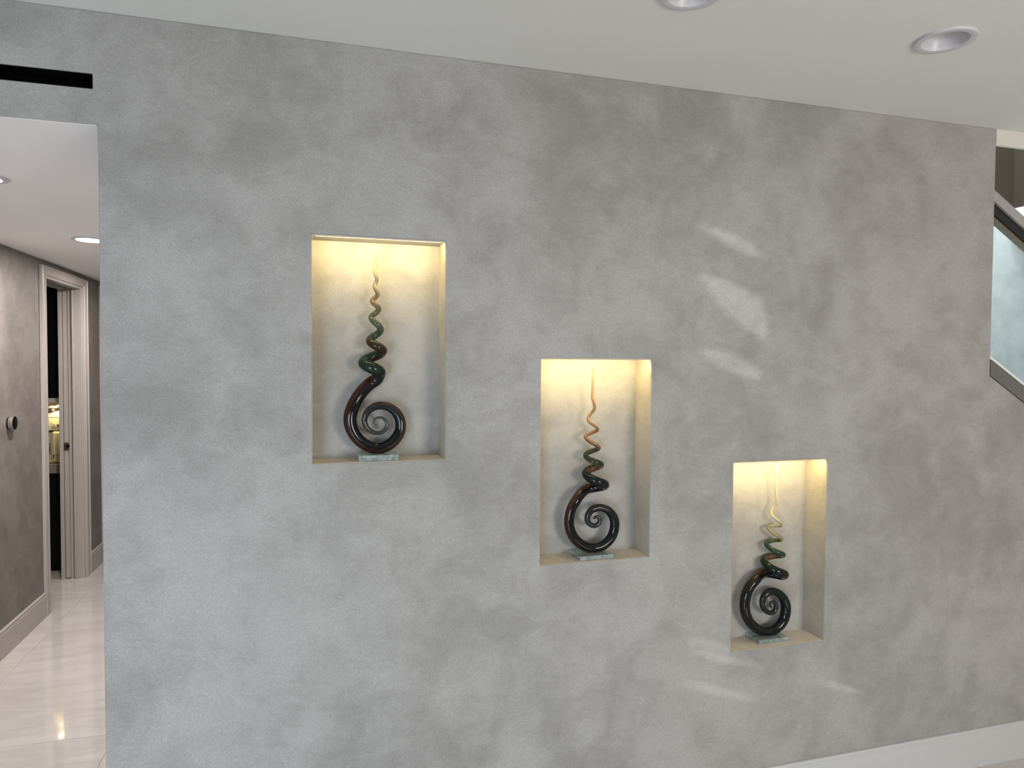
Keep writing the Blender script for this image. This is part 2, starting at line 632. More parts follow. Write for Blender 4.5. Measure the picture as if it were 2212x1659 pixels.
# ------------------------------------------------------------------ ceilings
ceiling = box('ceiling', (X0, X1, Y0, TW, H, H + 0.25), M['ceiling'])
struct(ceiling, 'smooth off white painted room ceiling')

ceiling_hall = box('ceiling_hall', (XL - 0.165, 0.0, TW, 5.6, HH, HH + 0.2), M['hall_ceiling'])
box('soffit_return', (XL + 0.0005, -0.0035, 0.0038, TW, HH, HH + 0.0009), M['hall_ceiling'], ceiling_hall)
struct(ceiling_hall)

# ------------------------------------------------------------------ other walls of the room (behind and beside the photographer)
wall_left = box('wall_left', (X0 - 0.15, X0, Y0 - 0.15, TW, 0.0, H), M['room_wall'])
struct(wall_left)
PD = (-2.0, -0.35, 0.08, 1.80)      # patio door
WN = (2.1, 3.5, 0.80, 1.95)       # window
wall_front = grid_slab('wall_front', [X0, X1, PD[0], PD[1], WN[0], WN[1]], [0, H, PD[2], PD[3], WN[2], WN[3]], [PD, WN],
                       lambda u, v, w: (u, Y0 - w, v), 0.15, M['room_wall'])
struct(wall_front)


def glazing(name, ext, cols, rows):
    u0, u1, v0, v1 = ext
    fr = 0.05
    y = Y0 - 0.02
    root = box(name, (u0, u1, y - 0.05, y, v0, v0 + fr), M['white_trim'])
    struct(root)
    box('frame', (u0, u1, y - 0.05, y, v1 - fr, v1), M['white_trim'], root)
    for i in range(cols + 1):
        x = u0 + (u1 - u0 - fr) * i / cols
        box('frame', (x, x + fr, y - 0.05, y, v0 + fr, v1 - fr), M['white_trim'], root)
    for j in range(1, rows):
        z = v0 + (v1 - v0 - fr) * j / rows
        box('frame', (u0 + fr, u1 - fr, y - 0.045, y - 0.005, z, z + fr * 0.6), M['white_trim'], root)
    for i in range(cols):
        a = u0 + (u1 - u0 - fr) * i / cols
        b = u0 + (u1 - u0 - fr) * (i + 1) / cols
        box('pane', (a + fr, b, y - 0.03, y - 0.024, v0 + fr, v1 - fr), M['window_glass'], root)


glazing('window_1', PD, 2, 1)
glazing('window_2', WN, 2, 2)

# right wall: opening with an added sheet, cut out to cast the sun streaks
STREAKS = [[(1.926, 2.261), (2.062, 2.237), (2.183, 2.199), (2.255, 2.138), (2.143, 2.158), (2.043, 2.205)],
           [(1.967, 2.073), (2.085, 2.052), (2.227, 1.987), (2.27, 1.909), (2.261, 1.83), (2.148, 1.88), (2.037, 1.973)],
           [(1.971, 1.796), (2.09, 1.787), (2.212, 1.732), (2.254, 1.676), (2.152, 1.693), (2.031, 1.74)],
           [(1.92, 0.714), (2.029, 0.69), (2.15, 0.644), (2.11, 0.642), (1.97, 0.684)],
           [(1.911, 0.685), (2.09, 0.63), (2.266, 0.564), (2.172, 0.579), (2.01, 0.633)],
           [(1.884, 0.557), (2.031, 0.521), (2.258, 0.433), (2.154, 0.454), (1.972, 0.518)],
           [(2.492, 0.484), (2.65, 0.442), (2.789, 0.386), (2.673, 0.412)]]
GAPS = [[((x - X1) * SUN_DIR.y / -SUN_DIR.x, z + (x - X1) * SUN_DIR.z / -SUN_DIR.x * 1.0) for x, z in s] for s in STREAKS]
RW = (-2.55, -1.30, 0.45, 2.66)
wall_right = grid_slab('wall_right', [Y0, TW, RW[0], RW[1]], [0, H, RW[2], RW[3]], [RW],
                       lambda u, v, w: (X1 + w, u, v), 0.12, M['room_wall'])
struct(wall_right)
bm = bmesh.new()
eds = []
for loop in [[(RW[0], RW[2]), (RW[1], RW[2]), (RW[1], RW[3]), (RW[0], RW[3])]] + GAPS:
    vv = [bm.verts.new((X1 + 0.003, a, b)) for a, b in loop]
    for i in range(len(vv)):
        eds.append(bm.edges.new((vv[i], vv[(i + 1) % len(vv)])))
bmesh.ops.triangle_fill(bm, use_beauty=True, use_dissolve=False, edges=eds)
streak_mask = mesh_obj('light_streak_mask', bm, M['streak_mask'])
struct(streak_mask, 'added cut-out sheet shaping the sun streaks on the accent wall')
sol = streak_mask.modifiers.new('thickness', 'SOLIDIFY')
sol.thickness = 0.002

# ------------------------------------------------------------------ baseboards
BBPROF = [(0, 0), (-0.016, 0), (-0.016, BB - 0.022), (-0.0125, BB - 0.019), (-0.0125, BB - 0.013), (-0.015, BB - 0.009), (-0.0135, BB - 0.002), (-0.010, BB), (0, BB)]
bb = prism('baseboard_back', BBPROF, 'x', 0.0, X1, M['white_trim'])
struct(bb, 'white baseboard under the accent wall')


def hall_base(name, y0, y1):
    bm = bmesh.new()
    rows = []
    for y in (y0, y1):
        rows.append([bm.verts.new((XL - p[0], y, p[1])) for p in BBPROF])
    n = len(BBPROF)
    bm.faces.new(rows[0])
    bm.faces.new(rows[1][::-1])
    for i in range(n):
        bm.faces.new((rows[0][i], rows[0][(i + 1) % n], rows[1][(i + 1) % n], rows[1][i]))
    return mesh_obj(name, bm, M['hall_trim'])


DY0, DY1, DZ = 3.145, 3.955, 2.316     # laundry door opening
EY0, EY1 = 4.505, 5.30                 # next door along
CW = 0.088
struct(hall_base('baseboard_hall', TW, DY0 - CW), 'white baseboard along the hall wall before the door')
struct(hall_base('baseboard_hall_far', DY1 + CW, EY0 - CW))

# ------------------------------------------------------------------ hall walls, doorway
WT = 0.165
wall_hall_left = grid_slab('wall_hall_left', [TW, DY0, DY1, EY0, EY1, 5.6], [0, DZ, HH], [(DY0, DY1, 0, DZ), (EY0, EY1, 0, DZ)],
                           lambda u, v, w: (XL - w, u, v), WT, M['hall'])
struct(wall_hall_left, 'taupe plaster hall wall carrying the thermostat')
struct(box('wall_hall_right', (0.0, 0.14, TW, 5.6, 0, HH + 0.2), M['hall']))
struct(box('wall_hall_end', (XL - WT, 0.14, 5.6, 5.75, 0, HH + 0.2), M['hall']))


def casing(root, y0, y1, ztop):
    """Flat stock with an inner bead and a back band, two uprights and a head."""
    def upright(ya, yb, inner):
        # ya outer edge, yb inner edge
        s = 1 if yb > ya else -1
        prof = [(ya, 0), (ya, 0.020), (ya + s * 0.014, 0.022), (ya + s * 0.018, 0.016), (yb - s * 0.030, 0.014),
                (yb - s * 0.026, 0.018), (yb - s * 0.012, 0.018), (yb - s * 0.008, 0.013), (yb, 0.011), (yb, 0)]
        zz = ztop + CW * 0.68
        bm = bmesh.new()
        A = [bm.verts.new((XL + d, y, 0)) for y, d in prof]
        B = [bm.verts.new((XL + d, y, zz if abs(y - ya) < 1e-6 else zz - (abs(y - ya) / CW) * CW * 0.68)) for y, d in prof]
        n = len(prof)
        bm.faces.new(A)
        bm.faces.new(B[::-1])
        for i in range(n):
            bm.faces.new((A[i], A[(i + 1) % n], B[(i + 1) % n], B[i]))
        mesh_obj('casing', bm, M['hall_trim'], root)
    upright(y0 - CW, y0, 1)
    upright(y1 + CW, y1, -1)
    k = 0.68
    prof = [(CW * k, 0), (CW * k, 0.020), (CW * k - 0.010, 0.022), (CW * k - 0.013, 0.016), (0.020, 0.014), (0.017, 0.018), (0.008, 0.018), (0.005, 0.013), (0, 0.011), (0, 0)]
    bm = bmesh.new()
    A = [bm.verts.new((XL + d, y0 - h / k, ztop + h)) for h, d in prof]
    B = [bm.verts.new((XL + d, y1 + h / k, ztop + h)) for h, d in prof]
    n = len(prof)
    bm.faces.new(A)
    bm.faces.new(B[::-1])
    for i in range(n):
        bm.faces.new((A[i], A[(i + 1) % n], B[(i + 1) % n], B[i]))
    mesh_obj('head_casing', bm, M['hall_trim'], root)


# door_1: cased pocket-door opening to the laundry; the door is slid away into the far side
xj0, xj1 = XL - WT, XL
door1 = box('door_1', (xj1 - 0.058, xj1, DY1 - 0.020, DY1, 0, DZ), M['hall_trim'], bevel=0.002)
struct(door1, 'white cased pocket door opening with the door slid away')
box('jamb_bead', (xj1 - 0.070, xj1 - 0.057, DY1 - 0.026, DY1, 0, DZ), M['hall_trim'], door1, bevel=0.003)
box('jamb', (xj1 - 0.098, xj1 - 0.0765, DY1 - 0.016, DY1, 0, DZ), M['hall_trim'], door1, bevel=0.002)
pd = box('door_leaf', (xj1 - 0.1345, xj1 - 0.1005, DY1 - 0.012, DY1 + 0.76, 0.008, DZ - 0.005), M['hall_trim'], door1, bevel=0.003)
box('jamb', (xj0, xj1 - 0.138, DY1 - 0.020, DY1, 0, DZ), M['hall_trim'], door1, bevel=0.002)
box('pocket_seam', (xj1 - 0.0775, xj1 - 0.069, DY1 - 0.003, DY1, 0, DZ), M['dark_plastic'], door1)
lt_ = box('latch', (xj1 - 0.1375, xj1 - 0.099, DY1 - 0.017, DY1 - 0.010, 1.025, 1.087), M['nickel'], door1, bevel=0.003)
lathe('latch_pull', [(0.0, 0.0), (0.009, 0.0), (0.010, 0.003), (0.012, 0.003), (0.0125, 0.0)], M['black'], lt_,
      Matrix.Translation((xj1 - 0.107, DY1 - 0.0172, 1.058)) @ Matrix.Rotation(math.pi / 2, 4, 'X'), n=20)
# near jamb and head
box('jamb', (xj0, xj1, DY0, DY0 + 0.006, 0, DZ), M['hall_trim'], door1, bevel=0.002)
box('head_jamb', (xj1 - 0.062, xj1, DY0 + 0.006, DY1 - 0.02, DZ - 0.018, DZ), M['hall_trim'], door1, bevel=0.002)
box('head_jamb', (xj0, xj1 - 0.112, DY0 + 0.006, DY1 - 0.02, DZ - 0.024, DZ), M['hall_trim'], door1, bevel=0.002)
box('track', (xj1 - 0.112, xj1 - 0.062, DY0 + 0.006, DY1 - 0.02, DZ - 0.004, DZ), M['nickel'], door1)
casing(door1, DY0, DY1, DZ)
# door_2: closed door further down the hall
door2 = box('door_2', (XL - 0.075, XL - 0.035, EY0 + 0.004, EY1 - 0.004, 0.006, DZ - 0.004), M['hall_trim'], bevel=0.002)
struct(door2, 'closed white door at the far end of the hall')
casing(door2, EY0, EY1, DZ)

# ------------------------------------------------------------------ laundry room beyond the doorway
LX0, LY0, LY1 = -3.0, 2.55, 4.85
laundry = box('wall_laundry_back', (LX0, xj0, LY1, LY1 + 0.1, 0, 2.6), M['room_wall'])
struct(laundry)
struct(box('wall_laundry_left', (LX0 - 0.1, LX0, LY0, LY1, 0, 2.6), M['room_wall']))
struct(box('wall_laundry_near', (LX0, xj0, LY0 - 0.1, LY0, 0, 2.6), M['room_wall']))
struct(box('ceiling_laundry', (LX0, xj0, LY0, LY1, 2.42, 2.6), M['hall_ceiling']))
box('laundry_floor_slab', (LX0, X0, LY0, LY1, -0.05, 0.0), M['tile'], floor)
CF = 4.205                                # cabinet front plane
CXR = xj0 - 0.004
CXL = -2.35


def cabinet(name, label, x0, x1, z0, z1, kick):
    t = thing(name, label, 'cabinet', ((x0 + x1) / 2, (CF + LY1) / 2, z0), 'black laundry cabinets')
    box('body', (x0, x1, CF + 0.022, LY1 - 0.002, z0 + kick, z1), M['black_cabinet'], t, bevel=0.001)
    if kick:
        box('plinth', (x0 + 0.01, x1 - 0.01, CF + 0.06, LY1 - 0.01, z0, z0 + kick), M['black_cabinet'], t)
    xm = (x0 + x1) / 2
    for a, b, s in ((x0, xm, 1), (xm, x1, -1)):
        d = box('door', (a + 0.002, b - 0.002, CF, CF + 0.020, z0 + (0.012 if kick else 0.0), z1 - 0.002), M['black_cabinet'], t, bevel=0.0015)
        hx = (b - 0.04) if s > 0 else (a + 0.03)
        hz = z1 - 0.20 if kick else z0 + 0.06
        box('handle', (hx, hx + 0.01, CF - 0.02, CF, hz, hz + 0.14), M['black'], d, bevel=0.002)


cabinet('base_cabinet', 'black base cabinet on the laundry floor under the worktop', CXL, CXR, 0.0, 0.808, 0.08)
cabinet('wall_cabinet', 'tall black wall cabinet above the lit laundry shelf', CXL, CXR, 1.4275, 2.325, 0.0)
worktop = box('worktop', (CXL, CXR, CF - 0.012, LY1 - 0.002, 0.809, 0.884), M['counter'], bevel=0.002)
tag(worktop, 'thick greige laminate worktop holding the cream appliance', 'worktop')
shelf = thing('light_shelf', 'grey shelf board with hidden yellow light under black wall cabinet', 'shelf', ((CXL + CXR) / 2, 4.5, 1.3915))
box('board', (CXL, CXR, CF - 0.004, LY1 - 0.002, 1.3915, 1.4265), M['shelf'], shelf, bevel=0.002)
box('light_bar', (CXL + 0.05, CXR - 0.02, CF + 0.20, CF + 0.22, 1.386, 1.391), M['led'], shelf)
area('laundry_shelf_light', (-1.375, 4.23, 1.381), (-0.25, 0.25, -1), 0.12, 0.05, 1.6, (1.0, 0.84, 0.44))
splash = box('trim_1', (CXL, CXR, LY1 - 0.016, LY1 - 0.002, 0.885, 1.39), M['cream_plastic'])
struct(splash)

# ------------------------------------------------------------------ cream appliance on the worktop
ap = thing('countertop_appliance', 'cream plastic appliance with top handle and side vents on laundry worktop', 'appliance', (-1.45, 4.36, 0.885))


def rounded_tower(name, x0, x1, y0, y1, z0, z1, r, top_in, mat, parent, top_r=0.02):
    bm = bmesh.new()
    rings = []
    lev = [(z0, 0.0), (z0 + 0.004, 0.0), (z1 - top_r, top_in)] + [(z1 - top_r + top_r * math.sin(a), top_in + top_r * (1 - math.cos(a))) for a in (0.5, 1.0, 1.4, 1.57)]
    for z, ins in lev:
        ring = []
        for cx_, cy_, a0 in ((x1 - r, y1 - r, 0), (x0 + r, y1 - r, 90), (x0 + r, y0 + r, 180), (x1 - r, y0 + r, 270)):
            for k in range(7):
                a = math.radians(a0 + 90 * k / 6)
                px = cx_ + (r - min(ins, r * 0.9)) * math.cos(a)
                py = cy_ + (r - min(ins, r * 0.9)) * math.sin(a)
                ring.append(bm.verts.new((px, py, z)))
        rings.append(ring)
    n = len(rings[0])
    for a, b in zip(rings, rings[1:]):
        for i in range(n):
            bm.faces.new((a[i], a[(i + 1) % n], b[(i + 1) % n], b[i]))
    bm.faces.new(rings[0][::-1])
    bm.faces.new(rings[-1])
    o = mesh_obj(name, bm, mat, parent, smooth=True)
    try:
        o.data.set_sharp_from_angle(angle=math.radians(40))
    except Exception:
        pass
    return o


rounded_tower('foot', -1.60, -1.335, 4.27, 4.49, 0.8842, 0.893, 0.03, 0.0, M['dark_plastic'], ap, 0.002)
lower = rounded_tower('lower_body', -1.472, -1.325, 4.225, 4.50, 0.905, 1.150, 0.035, 0.006, M['cream_plastic'], ap)
side = rounded_tower('side_body', -1.62, -1.445, 4.262, 4.50, 0.895, 1.140, 0.02, 0.004, M['cream_plastic'], ap)
rounded_tower('base_skirt', -1.62, -1.33, 4.245, 4.50, 0.891, 0.912, 0.03, 0.0, M['cream_plastic'], ap, 0.004)
upper = rounded_tower('upper_body', -1.61, -1.325, 4.245, 4.50, 1.158, 1.262, 0.05, 0.004, M['cream_plastic'], ap, 0.008)
lid = rounded_tower('lid', -1.60, -1.335, 4.25, 4.49, 1.2645, 1.312, 0.05, 0.008, M['cream_plastic'], ap, 0.02)
for k in range(9):
    z = 0.960 + 0.0105 * k
    box('vent_slot', (-1.502, -1.477, 4.2595, 4.264, z, z + 0.005), M['dark_plastic'], side)
box('badge_slot', (-1.4475, -1.4415, 4.222, 4.2275, 0.930, 0.958), M['dark_plastic'], lower)
box('seam_line', (-1.4415, -1.36, 4.2225, 4.2265, 0.9555, 0.9575), M['dark_plastic'], lower)
box('clasp', (-1.452, -1.432, 4.236, 4.247, 1.190, 1.219), M['cream_plastic'], upper, bevel=0.003)
box('release_slot', (-1.424, -1.386, 4.241, 4.2475, 1.199, 1.206), M['dark_plastic'], upper, bevel=0.002)


def tube(name, pts, rads, mat, parent, nseg=14, uv=False, nrm0=None):
    """Round rod along pts (Vectors) with a radius each; parallel-transported frame, optional UVs."""
    bm = bmesh.new()
    uvl = bm.loops.layers.uv.new('UVMap') if uv else None
    n = len(pts)
    T = []
    for i in range(n):
        a, b = pts[max(0, i - 1)], pts[min(n - 1, i + 1)]
        T.append((b - a).normalized())
    nv = nrm0 or (Vector((0, 0, 1)) if abs(T[0].z) < 0.9 else Vector((1, 0, 0)))
    nv = (nv - T[0] * nv.dot(T[0])).normalized()
    cum = [0.0]
    for i in range(1, n):
        cum.append(cum[-1] + (pts[i] - pts[i - 1]).length)
    rings = []
    for i in range(n):
        nv = (nv - T[i] * nv.dot(T[i])).normalized()
        bn = T[i].cross(nv)
        rings.append([bm.verts.new(pts[i] + (nv * math.cos(2 * math.pi * k / nseg) + bn * math.sin(2 * math.pi * k / nseg)) * rads[i]) for k in range(nseg)])
    for i in range(n - 1):
        for k in range(nseg):
            k2 = (k + 1) % nseg
            f = bm.faces.new((rings[i][k], rings[i][k2], rings[i + 1][k2], rings[i + 1][k]))
            if uv:
                us_ = (cum[i] / cum[-1], cum[i] / cum[-1], cum[i + 1] / cum[-1], cum[i + 1] / cum[-1])
                vv_ = (k / nseg, (k + 1) / nseg, (k + 1) / nseg, k / nseg)
                for lp, a, b in zip(f.loops, us_, vv_):
                    lp[uvl].uv = (a, b)
    for idx, ring in ((0, rings[0]), (n - 1, rings[-1])):
        c = bm.verts.new(pts[idx] + T[idx] * (rads[idx] * 0.5 * (-1 if idx == 0 else 1)))
        for k in range(nseg):
            f = bm.faces.new((ring[k], ring[(k + 1) % nseg], c))
            if uv:
                for lp in f.loops:
                    lp[uvl].uv = (0.0 if idx == 0 else 1.0, (k + 0.5) / nseg)
    return mesh_obj(name, bm, mat, parent, smooth=True)


# carrying handle arched over the lid
hp = [Vector((-1.52, 4.30, 1.308)), Vector((-1.51, 4.285, 1.337)), Vector((-1.475, 4.272, 1.350)), Vector((-1.44, 4.275, 1.348)), Vector((-1.415, 4.30, 1.362)), Vector((-1.40, 4.36, 1.369)), Vector((-1.41, 4.42, 1.342)), Vector((-1.42, 4.44, 1.310))]
tube('handle', hp, [0.010] * 8, M['cream_plastic'], ap, 12)
rounded_tower('top_tray', -1.545, -1.440, 4.254, 4.38, 1.306, 1.338, 0.03, 0.006, M['dark_plastic'], ap, 0.006)

# ------------------------------------------------------------------ thermostat in the hall
th = thing('thermostat', 'round silver thermostat with black face on hall wall', 'thermostat', (XL, 2.54, 1.36))
tm = Matrix.Translation((XL, 2.535, 1.360)) @ Matrix.Rotation(math.pi / 2, 4, 'Y')
lathe('base_plate', [(0.0, 0.0005), (0.036, 0.0005), (0.036, 0.006), (0.0, 0.006)], M['black'], th, tm, 40)
lathe('dial_ring', [(0.036, 0.006), (0.041, 0.009), (0.0425, 0.016), (0.043, 0.028), (0.0425, 0.032), (0.040, 0.0335), (0.036, 0.0325)], M['silver'], th, tm, 48)
fc = lathe('face', [(0.040, 0.0315), (0.0385, 0.0338), (0.030, 0.0352), (0.0, 0.0358)], M['black_gloss'], th, tm, 48)

# ------------------------------------------------------------------ black slot diffuser over the hall opening
sv = thing('slot_diffuser', 'long black slot air diffuser above the hall opening', 'air vent', ((VENT[0] + VENT[1]) / 2, 0.05, VENT[2]))
x0, x1, z0, z1 = VENT
box('plenum', (x0 + 0.0005, x1 - 0.0005, 0.07, 0.085, z0 + 0.0005, z1 - 0.0005), M['black'], sv)
box('flange', (x0 + 0.0006, x1 - 0.0006, 0.0045, 0.07, z0 + 0.0006, z0 + 0.003), M['black'], sv)
box('flange', (x0 + 0.0006, x1 - 0.0006, 0.0045, 0.07, z1 - 0.003, z1 - 0.0006), M['black'], sv)
box('end_cap', (x1 - 0.003, x1 - 0.0006, 0.0045, 0.07, z0 + 0.003, z1 - 0.003), M['black'], sv)
box('end_cap', (x0 + 0.0006, x0 + 0.003, 0.0045, 0.07, z0 + 0.003, z1 - 0.003), M['black'], sv)
zb = (z0 + z1) / 2
prism('blade', [(0.018, zb - 0.012), (0.021, zb - 0.012), (0.050, zb + 0.010), (0.047, zb + 0.010)], 'x', x0 + 0.003, x1 - 0.003, M['black'], sv)

# ------------------------------------------------------------------ recessed downlights


def downlight(name, label, x, y, z, r, lit, group):
    t = thing(name, label, 'ceiling light', (x, y, z), group)
    m = Matrix.Translation((x, y, z))
    lathe('trim_ring', [(r, 0.0), (r, -0.003), (r * 0.985, -0.007), (r * 0.93, -0.0085), (r * 0.76, -0.0065), (r * 0.735, -0.003), (r * 0.72, 0.0005)], M['trim_ring'], t, m, 48)
    if lit:
        lathe('lens', [(r * 0.80, -0.006), (r * 0.72, -0.009), (r * 0.4, -0.0125), (0.0, -0.0135)], M['lamp_on'], t, m, 40)
    return t


def downlight_well(t, x, y, z, r):
    """Shallow turned reflector with a recessed lens; sits in a hole in the ceiling."""
    m = Matrix.Translation((x, y, z))
    lathe('reflector', [(r * 0.735, -0.003), (r * 0.70, 0.006), (r * 0.62, 0.020), (r * 0.56, 0.027), (r * 0.53, 0.0285)], M['white_plastic'], t, m, 48)
    lathe('lens', [(r * 0.53, 0.0285), (r * 0.3, 0.0275), (0.0, 0.027)], M['lamp_off'], t, m, 40)


DL = [(2.466, -0.570, 'unlit white recessed ceiling downlight, the one wholly in view above the stair side'),
      (1.578, -0.583, 'unlit white recessed ceiling downlight cut off by the top of the picture')]
for x, y, lab in DL:
    t = downlight('recessed_downlight', lab, x, y, H, 0.086, False, 'downlights in the room ceiling')
    downlight_well(t, x, y, H, 0.086)
HL = [(-0.595, 2.134, 'lit recessed hall downlight beside the accent wall edge', 30.0),
      (-0.590, 0.760, 'lit recessed hall downlight cut off by the left picture edge', 19.0)]
for x, y, lab, en in HL:
    downlight('hall_downlight', lab, x, y, HH, 0.092, True, 'downlights in the hall ceiling')
    d = bpy.data.lights.new('hall_lamp', 'AREA')
    d.shape = 'DISK'
    d.size = 0.10
    d.energy = en
    d.color = (1.0, 0.92, 0.87)
    o = bpy.data.objects.new('hall_lamp', d)
    C.objects.link(o)
    o.location = (x, y, HH - 0.016)
d = bpy.data.lights.new('hall_lamp', 'AREA')  # third hall lamp, out of view, added for its light
d.shape = 'DISK'
d.size = 0.10
d.energy = 18.0
d.color = (1.0, 0.92, 0.87)
o = bpy.data.objects.new('hall_lamp', d)
C.objects.link(o)
o.location = (-0.59, 3.55, HH - 0.016)
downlight('hall_downlight', 'lit recessed hall downlight added out of view beyond the laundry door', -0.59, 3.55, HH, 0.092, True, 'downlights in the hall ceiling')

# holes for the wells of the room downlights: cut with a boolean so the recess is real
bm = bmesh.new()
for x, y, _ in DL:
    bmesh.ops.create_cone(bm, cap_ends=True, segments=48, radius1=0.086 * 0.80, radius2=0.086 * 0.80, depth=0.12, matrix=Matrix.Translation((x, y, H + 0.02)))
me = bpy.data.meshes.new('cut')
bm.to_mesh(me)
bm.free()
cut = bpy.data.objects.new('cut', me)
C.objects.link(cut)
bo = ceiling.modifiers.new('cut', 'BOOLEAN')
bo.object = cut
bo.operation = 'DIFFERENCE'
bo.solver = 'EXACT'
dg = bpy.context.evaluated_depsgraph_get()
nm = bpy.data.meshes.new_from_object(ceiling.evaluated_get(dg))
ceiling.modifiers.clear()
ceiling.data = nm
bpy.data.objects.remove(cut)

# ------------------------------------------------------------------ niche LED strips
NL = ['warm LED strip hidden at the top of the highest niche, the left one',
      'warm LED strip hidden at the top of the middle niche',
      'warm LED strip hidden at the top of the lowest niche, the right one']
for k, n in enumerate(NICHES):
    t = thing('led_strip', NL[k], 'light strip', ((n[0] + n[1]) / 2, 0.015, n[3]), 'strip lights in the niches')
    box('lip', (n[0] + 0.0006, n[1] - 0.0006, 0.0040, 0.0065, n[3] - 0.006, n[3] - 0.0004), M['alu'], t)
    box('channel', (n[0] + 0.0006, n[1] - 0.0006, 0.0065, 0.020, n[3] - 0.0022, n[3] - 0.0004), M['alu'], t)
    box('diffuser', (n[0] + 0.012, n[1] - 0.012, 0.0078, 0.0185, n[3] - 0.0042, n[3] - 0.0023), M['led'], t)
    area('niche_led', ((n[0] + n[1]) / 2, 0.013, n[3] - 0.0055), (0, 0.85, -0.70), n[1] - n[0] - 0.03, 0.008, 1.7, (1.0, 0.75, 0.29))

